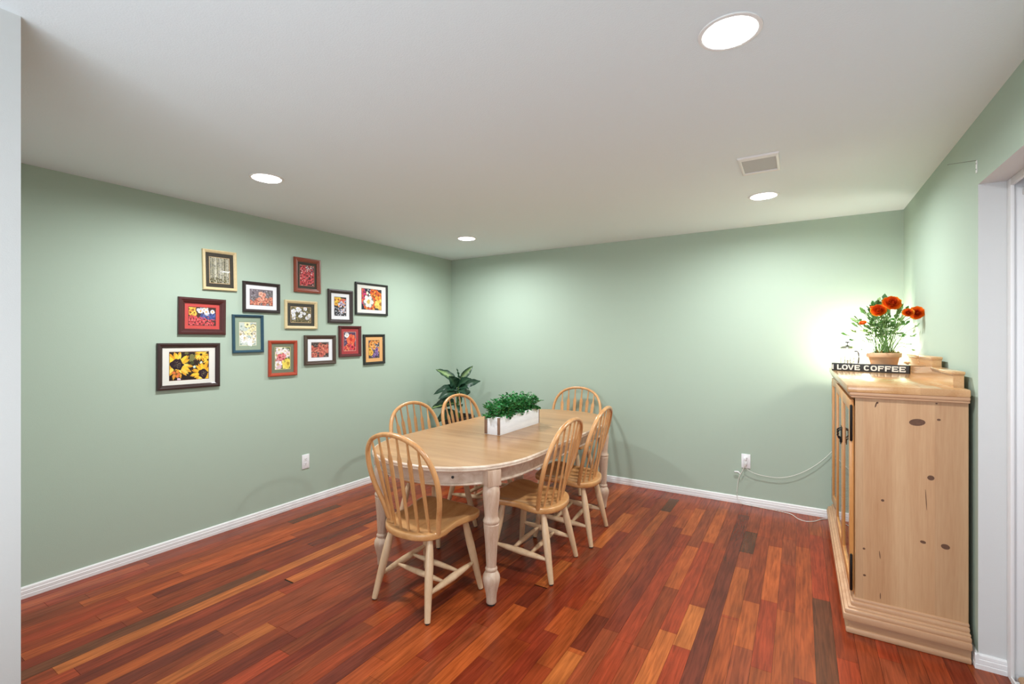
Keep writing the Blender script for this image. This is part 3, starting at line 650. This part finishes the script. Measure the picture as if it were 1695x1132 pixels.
for i, (p, r, nrm) in enumerate(flowers):
    p = Vector(p)-O; nrm = Vector(nrm).normalized(); b = Vector((rnd.uniform(-.03, .03), rnd.uniform(-.03, .03), .12)); e = p-nrm*r*.45
    c1 = b.lerp(e, .5)+Vector((0, 0, .05)); sm.tube(catmull([b, c1, e], 6), .0026, 6)
    mb = MB(); mb.colour('tone'); a = nrm.cross(Vector((0, 0, 1))).normalized(); u = a.cross(nrm)
    layers = 6 if r > .025 else 3
    for k in range(layers):
        rad = r*(1-.135*k); npet = max(5, 10-k); elev = .12+.20*k
        for q in range(npet):
            az = 2*PI*(q+.37*k)/npet; dirv = (a*math.cos(az)+u*math.sin(az)); side = (-a*math.sin(az)+u*math.cos(az))
            base = p-nrm*r*.35; tt = rnd.uniform(.9, 1.1)
            mb.col = tuple(min(1, v*rnd.uniform(.85, 1.12)) for v in lin([(246,140,34), (242,122,28), (236,106,24), (226,90,22), (212,76,20), (198,66,18)][min(k, 5)] if not (k == 0 and q % 4 == 0) else (250,176,50)))
            g = []
            for s in (0, .35, .7, 1):
                w_ = rad*.62*math.sin(PI*(.12+.72*s))*tt; out = dirv*rad*math.sin(min(1.57, .35+s*1.25))*(s**.6)*tt; upv = nrm*(r*.85*(s**1.6)*(.25+elev)+.02*r)
                c = base+out+upv; g.append([c-side*w_, c+nrm*(-.12*r*s), c+side*w_])
            mb.rings(g, False, False, closed=False)
    heads.append(mb.build('flower', M['petal'], fp, sharp=180))
lv = MB(); lv.colour('tone')
LG = [(96,140,72), (78,122,60), (124,164,92), (66,106,54), (140,172,104)]
def fern(p, d, L):
    d = d.normalized(); s = d.cross(Vector((0, 0, 1))); s = s.normalized() if s.length > .01 else Vector((1, 0, 0))
    for a, k in ((0, 1), (.75, .72), (-.75, .72), (1.25, .45), (-1.25, .45)):
        dd = d*math.cos(a)+s*math.sin(a)+Vector((0, 0, rnd.uniform(-.2, .2)))
        leaf(lv, p+d*L*.15*(1 if a == 0 else 0), dd, Vector((rnd.uniform(-.3, .3), rnd.uniform(-1, 0), 1)), L*k, L*.42*k+.006, .15, tuple(min(1, v*rnd.uniform(.8, 1.2)) for v in lin(rnd.choice(LG))), .6)
for i in range(64):
    b = Vector((rnd.uniform(-.05, .05), rnd.uniform(-.05, .05), .12)); h = rnd.uniform(.05, .29); az = rnd.uniform(0, 2*PI)
    sp = rnd.uniform(.03, .13)*(1 if h < .24 else .7); e = b*.6+Vector((math.cos(az)*sp, math.sin(az)*sp, .12+h))
    if e.z > .27: e.y = .03+abs(e.y)
    if e.x > .125: e.x = .125
    m = b.lerp(e, .55)+Vector((0, 0, .03)); sm.tube(catmull([b, m, e], 4), .0016, 5)
    fern(e, (e-m)+Vector((rnd.uniform(-.05, .05), rnd.uniform(-.08, .02), rnd.uniform(-.03, .03))), rnd.uniform(.040, .062))
    if rnd.random() < .55: fern(m, Vector((math.cos(az+1), math.sin(az+1), .3)), rnd.uniform(.035, .05))
for tgt, L in (((.296, 4.07, 1.477), .05), ((.335, 4.07, 1.50), .045), ((.33, 4.05, 1.445), .04), ((.64, 3.95, 1.535), .03), ((.625, 4.03, 1.47), .04), ((.61, 4.03, 1.42), .035), ((.36, 4.1, 1.55), .03), ((.57, 4.0, 1.575), .04), ((.375, 4.02, 1.385), .022), ((.63, 4.05, 1.385), .025)):
    e = Vector(tgt)-O; b = Vector((e.x*.25, e.y*.2, .12)); m = b.lerp(e, .5)+Vector((0, 0, .04)); sm.tube(catmull([b, m, e], 5), .0017, 5); fern(e, e-m, L)
for i in range(70):
    az = rnd.uniform(0, 2*PI); r = .075*math.sqrt(rnd.random()); b = Vector((r*math.cos(az), r*math.sin(az), .122)); d = Vector((math.cos(az)*.7, math.sin(az)*.7, rnd.uniform(.2, 1)))
    leaf(lv, b, d, Vector((0, 0, 1)), rnd.uniform(.02, .045), .010, .2, lin(rnd.choice([(150,132,72), (120,112,60), (170,158,96), (104,112,58)])))
lv.build('leaves', M['leaf'], fp, smooth=False); sm.build('stems', M['stem'], fp)

pr = thing('french_press', 'small glass coffee press with chrome lid behind the sign', 'coffee press', (.305, 4.31, ZT))
mb = MB(); mb.lathe([(.040, .012), (.042, .016), (.042, .155), (.044, .160), (.041, .160), (.0405, .155), (.0405, .018), (.001, .016)], 0, 0, 32, True, False); mb.build('beaker', M['glass'], pr)
mb = MB(); mb.lathe([(.046, .157), (.047, .162), (.044, .170), (.03, .178), (.012, .181), (.006, .184)], 0, 0, 32); ld = mb.build('lid', M['chrome'], pr)
mb = MB(); mb.lathe([(.003, .184), (.003, .198), (.012, .199), (.0155, .203), (.012, .207)], 0, 0, 20); mb.build('knob', M['black_metal'], ld)
mb = MB(); mb.lathe([(.0018, .03), (.0018, .182)], 0, 0, 8); mb.lathe([(.039, .030), (.039, .034), (.005, .036), (.005, .07), (.002, .075)], 0, 0, 24); mb.build('plunger', M['chrome'], pr)
mb = MB()
for zc in (.020, .055, .075): mb.tube([(.0435*math.cos(q), .0435*math.sin(q), zc+.012*math.cos(q*2)) for q in [2*PI*i/32 for i in range(33)]], .0016, 6)
for q in (0.3, 1.87, 3.44, 5.01): mb.tube([(.0435*math.cos(q), .0435*math.sin(q), 0), (.0435*math.cos(q), .0435*math.sin(q), .10)], .0022, 6)
mb.build('frame', M['chrome'], pr)
mb = MB(); mb.tube(catmull([(.044, .01, .135), (.066, .016, .13), (.07, .017, .08), (.062, .015, .035), (.044, .011, .03)], 5), .005, 8); mb.build('handle', M['black_metal'], pr)

lp = thing('accent_lamp', 'small lit lamp with a bare round bulb behind the flower pot', 'lamp', (.435, 4.385, ZT))
mb = MB(); mb.lathe([(.045, 0), (.046, .006), (.040, .010), (.012, .014), (.009, .03), (.009, .085), (.016, .092), (.018, .12), (.014, .122)], 0, 0, 28); mb.build('base', M['white_metal'], lp)
mb = MB(); mb.lathe([(.013, .118), (.020, .128), (.028, .142), (.032, .160), (.030, .176), (.022, .189), (.010, .195), (.001, .196)], 0, 0, 28, False, True); mb.build('bulb', M['bulb'], lp)

# ------------------------------------------------------------------ thirteen framed flower prints on the left wall
def clip(poly, x0, x1, y0, y1):
    for ax, lim, sg_ in ((0, x0, 1), (0, x1, -1), (1, y0, 1), (1, y1, -1)):
        out = []
        for i in range(len(poly)):
            a, b = poly[i-1], poly[i]; ia, ib = (a[ax]-lim)*sg_ >= 0, (b[ax]-lim)*sg_ >= 0
            if ia != ib:
                t = (lim-a[ax])/(b[ax]-a[ax]); out.append((a[0]+(b[0]-a[0])*t, a[1]+(b[1]-a[1])*t))
            if ib: out.append(b)
        poly = out
        if not poly: return []
    return poly
class Ink:
    def __init__(s, w, h, seed): s.w, s.h, s.mb, s.k, s.r = w, h, MB(), 0, random.Random(seed); s.mb.colour('ink')
    def poly(s, pts, rgb, jit=.12):
        p = clip(pts, -s.w/2, s.w/2, -s.h/2, s.h/2)
        if len(p) < 3: return
        j = s.r.uniform(1-jit, 1+jit); s.mb.col = tuple(min(1, v*j) for v in lin([x*.9+.1*sum(rgb)/3 for x in rgb])); s.k += 1
        s.mb.poly([(x, y, .0042+s.k*1.5e-6) for x, y in p])
    def bg(s, rgb): s.poly([(-s.w, -s.h), (s.w, -s.h), (s.w, s.h), (-s.w, s.h)], rgb, 0)
    def blob(s, x, y, r, rgb, n=9, jit=.12):
        s.poly([(x+r*s.r.uniform(.6, 1.2)*math.cos(2*PI*i/n), y+r*s.r.uniform(.6, 1.2)*math.sin(2*PI*i/n)) for i in range(n)], rgb, jit)
    def specks(s, cols, n, r, box=None):
        x0, x1, y0, y1 = box or (-1, 1, -1, 1)
        for _ in range(n): s.blob(s.r.uniform(x0, x1)*s.w/2, s.r.uniform(y0, y1)*s.h/2, r*s.r.uniform(.4, 1.2), s.r.choice(cols), 6)
    def flower(s, x, y, r, petal, core, n=8, rc=.35, pt=.32):
        if n <= 9: s.blob(x, y, r*.95, tuple(v*.5 for v in (petal[0] if isinstance(petal[0], tuple) else petal)), 10)
        for i in range(n):
            a = 2*PI*i/n+s.r.uniform(-.15, .15); L = r*s.r.uniform(.85, 1.1); c, d = math.cos(a), math.sin(a)
            s.poly([(x+c*L*t-d*r*w, y+d*L*t+c*r*w) for t, w in ((.15, 0), (.45, pt), (.8, pt*.8), (1, 0), (.8, -pt*.8), (.45, -pt))], s.r.choice(petal) if isinstance(petal[0], tuple) else petal)
        if core: s.blob(x, y, r*rc, core, 12)
    def flowers(s, box, n, r, petal, core, **k):
        x0, x1, y0, y1 = box
        for _ in range(n): s.flower(s.r.uniform(x0, x1)*s.w/2, s.r.uniform(y0, y1)*s.h/2, r*s.r.uniform(.75, 1.2), petal, core, **k)
def art(kind, ink):
    w, h = ink.w, ink.h; m = min(w, h)
    if kind == 'birch':
        ink.bg((92, 88, 62)); ink.specks([(60, 58, 40), (130, 124, 88), (150, 146, 112), (44, 44, 32)], 220, m*.05)
        for i in range(13):
            x = -w/2+w*(i+.5)/13+ink.r.uniform(-.01, .01)*w; t = w*ink.r.choice([.010, .014, .02, .036])
            ink.poly([(x-t, -h), (x+t, -h), (x+t*.8, h), (x-t*.8, h)], (200, 196, 178))
            for _ in range(9): ink.blob(x, ink.r.uniform(-h/2, h/2), t*.7, (70, 66, 54), 5)
        ink.specks([(70, 64, 40), (120, 112, 70)], 80, m*.04, (-1, 1, -1, -.6))
    if kind == 'garden':
        ink.bg((70, 44, 40)); ink.flowers((-1, 1, -1, -.1), 34, m*.14, [(214, 66, 74), (190, 48, 56), (232, 96, 100)], (90, 26, 26))
        ink.specks([(64, 84, 160), (88, 104, 176), (50, 60, 120)], 90, m*.06, (-.1, 1, -.25, .4)); ink.flowers((-1, -.5, .2, 1), 9, m*.17, [(240, 150, 50), (248, 196, 70)], (120, 70, 20)); ink.flowers((-.4, .9, .35, 1), 12, m*.14, [(230, 226, 232), (214, 212, 224)], (230, 170, 60))
    if kind == 'peach':
        ink.bg((124, 112, 120)); ink.specks([(140, 134, 146), (70, 62, 70), (170, 166, 176), (88, 96, 80)], 160, m*.05); ink.flowers((-1, 1, -1, -.1), 16, m*.2, [(222, 134, 110), (232, 160, 130), (206, 110, 92)], (190, 90, 70)); ink.flowers((-.4, .4, -.2, .6), 6, m*.16, [(226, 150, 128), (236, 178, 152)], (200, 110, 90)); ink.specks([(60, 70, 54)], 40, m*.04, (-1, 1, -1, 0))
    if kind == 'pale':
        ink.bg((196, 204, 196)); ink.specks([(160, 180, 186), (210, 214, 200), (140, 160, 150)], 70, m*.07); ink.flowers((-.9, .9, -.2, .9), 9, m*.24, [(226, 214, 160), (236, 228, 190)], (120, 116, 96)); ink.flowers((-.9, .9, -.9, .1), 8, m*.2, [(236, 238, 232), (214, 206, 190)], (190, 170, 120))
    if kind == 'sunflower':
        ink.bg((34, 24, 28)); ink.specks([(66, 70, 36), (104, 108, 60), (50, 30, 34)], 40, m*.07, (-.2, .5, .1, 1)); ink.blob(.06*w, .30*h, m*.13, (122, 122, 70)); ink.blob(.13*w, -.05*h, m*.06, (200, 216, 200), 5); ink.blob(.31*w, .10*h, m*.06, (214, 224, 210), 5); ink.blob(-.26*w, -.47*h, m*.07, (220, 190, 206), 5)
        Y = [(250, 204, 50), (253, 218, 84), (244, 186, 40)]
        for x, y, r, rc in ((-.31, .05, .52, .42), (.37, -.31, .44, .42), (.30, .40, .25, .0), (.49, .20, .21, 0)):
            ink.flower(x*w, y*h, r*h, [(226, 150, 30), (232, 166, 40)], None, n=15, pt=.12); ink.flower(x*w, y*h, r*h*.92, Y, None, n=14, pt=.115)
            if rc:
                ink.blob(x*w, y*h, r*h*rc, (44, 26, 40), 18)
                for _ in range(26):
                    a = ink.r.uniform(0, 6.3); q = r*h*rc*.55*ink.r.random(); ink.blob(x*w+q*math.cos(a), y*h+q*math.sin(a), r*h*.03, (120, 106, 84), 5)
        ink.flower(-.33*w, -.28*h, .16*h, [(238, 150, 50), (232, 120, 60)], None, n=5)
    if kind == 'red':
        ink.bg((74, 30, 34)); ink.flowers((-1, 1, -1, 1), 30, m*.19, [(206, 54, 62), (184, 40, 48), (226, 86, 90)], (120, 24, 30)); ink.specks([(226, 206, 200), (90, 50, 80), (50, 40, 36)], 50, m*.05, (-.2, 1, .4, 1)); ink.specks([(236, 190, 186), (70, 40, 40)], 60, m*.035)
    if kind == 'white':
        ink.bg((92, 82, 52)); ink.specks([(140, 126, 84), (60, 54, 34), (170, 156, 110)], 170, m*.05); ink.flowers((-.9, .9, -.5, .9), 20, m*.13, [(232, 232, 240), (222, 222, 232)], (210, 200, 150)); ink.specks([(120, 106, 64)], 40, m*.04, (-1, 1, -1, -.2))
    if kind == 'mixed':
        ink.bg((46, 40, 46)); ink.flowers((-1, .2, 0, .8), 5, m*.26, [(244, 200, 60), (238, 170, 50)], (170, 90, 30)); ink.flowers((-.2, 1, .3, 1), 7, m*.2, [(222, 90, 80), (236, 130, 90)], (140, 40, 40)); ink.flowers((-.2, 1, -.5, .5), 8, m*.2, [(160, 170, 210), (232, 150, 80), (220, 214, 224)], (90, 60, 90)); ink.specks([(110, 116, 130), (200, 200, 210), (60, 56, 64)], 80, m*.05, (-1, 1, -1, -.1))
    if kind == 'lily':
        ink.bg((30, 34, 54)); ink.specks([(22, 28, 60), (80, 50, 40), (232, 236, 240)], 60, m*.06, (-1, 1, .3, 1)); ink.flowers((-1, -.55, -.3, .9), 6, m*.2, [(206, 50, 110), (226, 90, 60)], (120, 20, 60)); ink.flowers((-.1, .8, -.6, .9), 12, m*.25, [(230, 110, 30), (244, 160, 50), (216, 76, 28)], (150, 50, 20)); ink.flowers((-1, .2, -1, -.5), 7, m*.2, [(226, 90, 40), (240, 150, 60)], (170, 50, 20)); ink.flowers((.5, 1, -.8, -.3), 3, m*.26, [(240, 200, 90), (236, 176, 70)], (170, 110, 30)); ink.flower(-.16*w, -.12*h, m*.34, [(244, 240, 232), (232, 226, 216)], (226, 190, 90), n=6); ink.blob(-.22*w, .3*h, m*.08, (244, 236, 206))
    if kind == 'tulip':
        ink.bg((84, 96, 64)); ink.specks([(56, 70, 46), (140, 150, 110), (200, 204, 180)], 90, m*.07); ink.flowers((-1, 1, .1, 1), 11, m*.24, [(240, 232, 228), (228, 200, 204)], (210, 190, 130)); ink.flowers((-.8, .6, -.4, .3), 7, m*.22, [(220, 96, 106), (236, 140, 140)], (170, 50, 60)); ink.flowers((.1, 1, -1, -.4), 4, m*.3, [(234, 208, 76), (240, 222, 110)], (190, 150, 40)); ink.flowers((-1, -.3, -1, -.3), 5, m*.24, [(240, 234, 238), (222, 180, 190)], (200, 170, 120))
    if kind == 'coral':
        ink.bg((72, 56, 54)); ink.specks([(110, 92, 88), (50, 44, 42), (130, 110, 110)], 130, m*.06); ink.flowers((-1, 1, -1, .9), 15, m*.24, [(216, 112, 92), (226, 138, 112), (196, 88, 78)], (170, 64, 56)); ink.specks([(60, 56, 50)], 40, m*.04)
    if kind == 'dahlia':
        ink.bg((86, 60, 92)); ink.specks([(60, 40, 76), (160, 140, 176), (120, 40, 60)], 90, m*.06); ink.flower(.1*w, .1*h, m*.42, [(224, 74, 50), (238, 110, 70)], (190, 40, 30), n=14); ink.flower(-.25*w, .32*h, m*.2, [(232, 228, 226)], (200, 180, 160)); ink.flowers((-.9, .9, -1, -.5), 7, m*.24, [(222, 60, 60), (236, 120, 80), (210, 60, 90)], (140, 30, 30))
    if kind == 'violet':
        ink.bg((66, 56, 70)); ink.specks([(46, 40, 50), (110, 100, 116), (226, 222, 226)], 90, m*.06); ink.flowers((-1, 1, -.1, 1), 8, m*.24, [(226, 140, 60), (236, 170, 90)], (150, 80, 30)); ink.flowers((-.5, .7, -1, .2), 9, m*.16, [(110, 76, 140), (140, 104, 168)], (70, 40, 90)); ink.flowers((-1, -.4, -1, .2), 4, m*.22, [(232, 176, 60)], (150, 90, 20))
FRW = {}
def fm(key, rgb, rough=.35):
    if key not in FRW: FRW[key] = mat(key+'_frame', rgb, rough, noise=.12, nscale=60, coat=.3)
    return FRW[key]
def matm(key, rgb):
    k = 'mat_'+key
    if k not in FRW: FRW[k] = mat(key+'_mat_board', rgb, .85, bump=.05, bscale=400)
    return FRW[k]
PICS = [  # y centre, z centre, width, height, tilt, border, print w, print h, frame, mat, inner line, art, label
 (1.845, 1.968, .242, .298, .02, .022, .140, .190, ('cream', (214, 194, 150)), ('black', (58, 54, 46)), (206, 172, 126), 'birch', 'cream framed print of white birch trunks, uppermost at the left'),
 (1.726, 1.619, .318, .266, -.006, .042, .178, .128, ('mahogany', (70, 24, 24)), ('red', (196, 70, 66)), (60, 30, 30), 'garden', 'wide mahogany framed print of mixed garden flowers on a red mat'),
 (2.166, 1.789, .306, .244, .004, .026, .186, .124, ('ebony', (42, 32, 32)), ('white', (232, 232, 236)), (120, 110, 116), 'peach', 'dark framed print of peach roses on a white mat, between birch and blue frames'),
 (2.057, 1.496, .245, .299, .012, .022, .130, .178, ('blue', (34, 70, 88)), ('sage', (142, 158, 138)), (214, 206, 176), 'pale', 'blue framed print of pale sunflowers on a sage green mat'),
 (1.642, 1.264, .403, .323, -.003, .032, .250, .196, ('espresso', (48, 26, 24)), ('off_white', (226, 224, 216)), (120, 84, 64), 'sunflower', 'largest dark framed print of yellow sunflowers, lowest at the left'),
 (2.577, 2.014, .259, .303, .010, .036, .138, .176, ('cherry', (132, 58, 36)), ('black', (58, 54, 46)), (190, 120, 100), 'red', 'reddish brown framed print of red flowers, topmost of the wall'),
 (2.518, 1.666, .311, .246, .006, .026, .190, .132, ('cream', (214, 194, 150)), ('black', (58, 54, 46)), (206, 172, 126), 'white', 'cream framed print of white blossoms on a black mat, at the middle'),
 (2.928, 1.763, .279, .316, .008, .036, .130, .172, ('walnut', (50, 34, 34)), ('white', (232, 232, 236)), (50, 46, 46), 'mixed', 'tall dark walnut framed print of yellow and red flowers on white mat'),
 (3.310, 1.857, .418, .322, .005, .022, .256, .206, ('black', (30, 30, 28)), ('off_white', (226, 224, 216)), (60, 56, 54), 'lily', 'black framed print of a white lily among orange blooms, rightmost and high'),
 (2.348, 1.294, .255, .299, -.003, .028, .132, .182, ('vermilion', (170, 66, 42)), ('olive', (112, 116, 96)), (216, 204, 140), 'tulip', 'orange-red framed print of pink and white tulips, lowest at the middle'),
 (2.709, 1.357, .326, .266, .006, .034, .176, .132, ('brown', (70, 52, 42)), ('white', (232, 232, 236)), (150, 130, 124), 'coral', 'brown framed print of coral roses on a white mat, in the lower row'),
 (3.039, 1.433, .260, .298, .008, .028, .138, .178, ('maroon', (84, 26, 30)), ('crimson', (166, 54, 58)), (210, 170, 150), 'dahlia', 'maroon framed print of a red dahlia on a crimson mat'),
 (3.341, 1.351, .277, .305, .016, .026, .136, .176, ('black', (30, 30, 28)), ('apricot', (222, 168, 108)), (70, 50, 40), 'violet', 'black framed print of purple flowers on an apricot mat, lowest at right')]
for i, (y, z, w, h, tilt, bd, pw, ph, fr_, mt_, ln_, kind, lab) in enumerate(PICS):
    t = thing('framed_picture', lab, 'picture', (XL, y, z), rot=(PI/2, tilt*0, PI/2), group='framed flower prints on the left wall')
    t.rotation_euler = (Matrix.Rotation(PI/2, 3, 'Z') @ Matrix.Rotation(PI/2, 3, 'X') @ Matrix.Rotation(tilt, 3, 'Z')).to_euler()
    R = lambda o_, hh: [(-w/2+o_, -h/2+o_, hh), (w/2-o_, -h/2+o_, hh), (w/2-o_, h/2-o_, hh), (-w/2+o_, h/2-o_, hh)]
    mb = MB(); mb.rings([R(.002, 0.0005), R(0, .002), R(0, .016), R(.003, .0205), R(bd*.38, .0215), R(bd*.5, .0185), R(bd*.72, .0170), R(bd*.86, .0115), R(bd, .0105), R(bd, .003)], False, False, smooth=False)
    mb.build('frame', fm(*fr_), t, smooth=False)
    q = lambda a, b, hh: [(-a/2, -b/2, hh), (a/2, -b/2, hh), (a/2, b/2, hh), (-a/2, b/2, hh)]
    mb = MB(); mb.rings([q(w-2*bd+.004, h-2*bd+.004, .0062), q(pw+.010, ph+.010, .0062), q(pw+.006, ph+.006, .0046)], False, False, smooth=False); mb.mi = 1
    mb.rings([q(pw+.008, ph+.008, .0047), q(pw, ph, .0047), q(pw-.001, ph-.001, .0038)], False, False, smooth=False)
    mb.build('mat_board', [matm(*mt_), mat('mat_line_%d' % i, ln_, .8)], t, smooth=False)
    ink = Ink(pw, ph, 100+i); art(kind, ink); ink.mb.build('print', M['print'], t, smooth=False)
    mb = MB(); mb.poly(q(w-2*bd+.003, h-2*bd+.003, .0088)); mb.build('glass', M['picture_glass'], t, smooth=False)
    mb = MB(); mb.box(-w/2+.006, w/2-.006, -h/2+.006, h/2-.006, .0004, .0032); mb.build('backing_board', M['slot'], t)
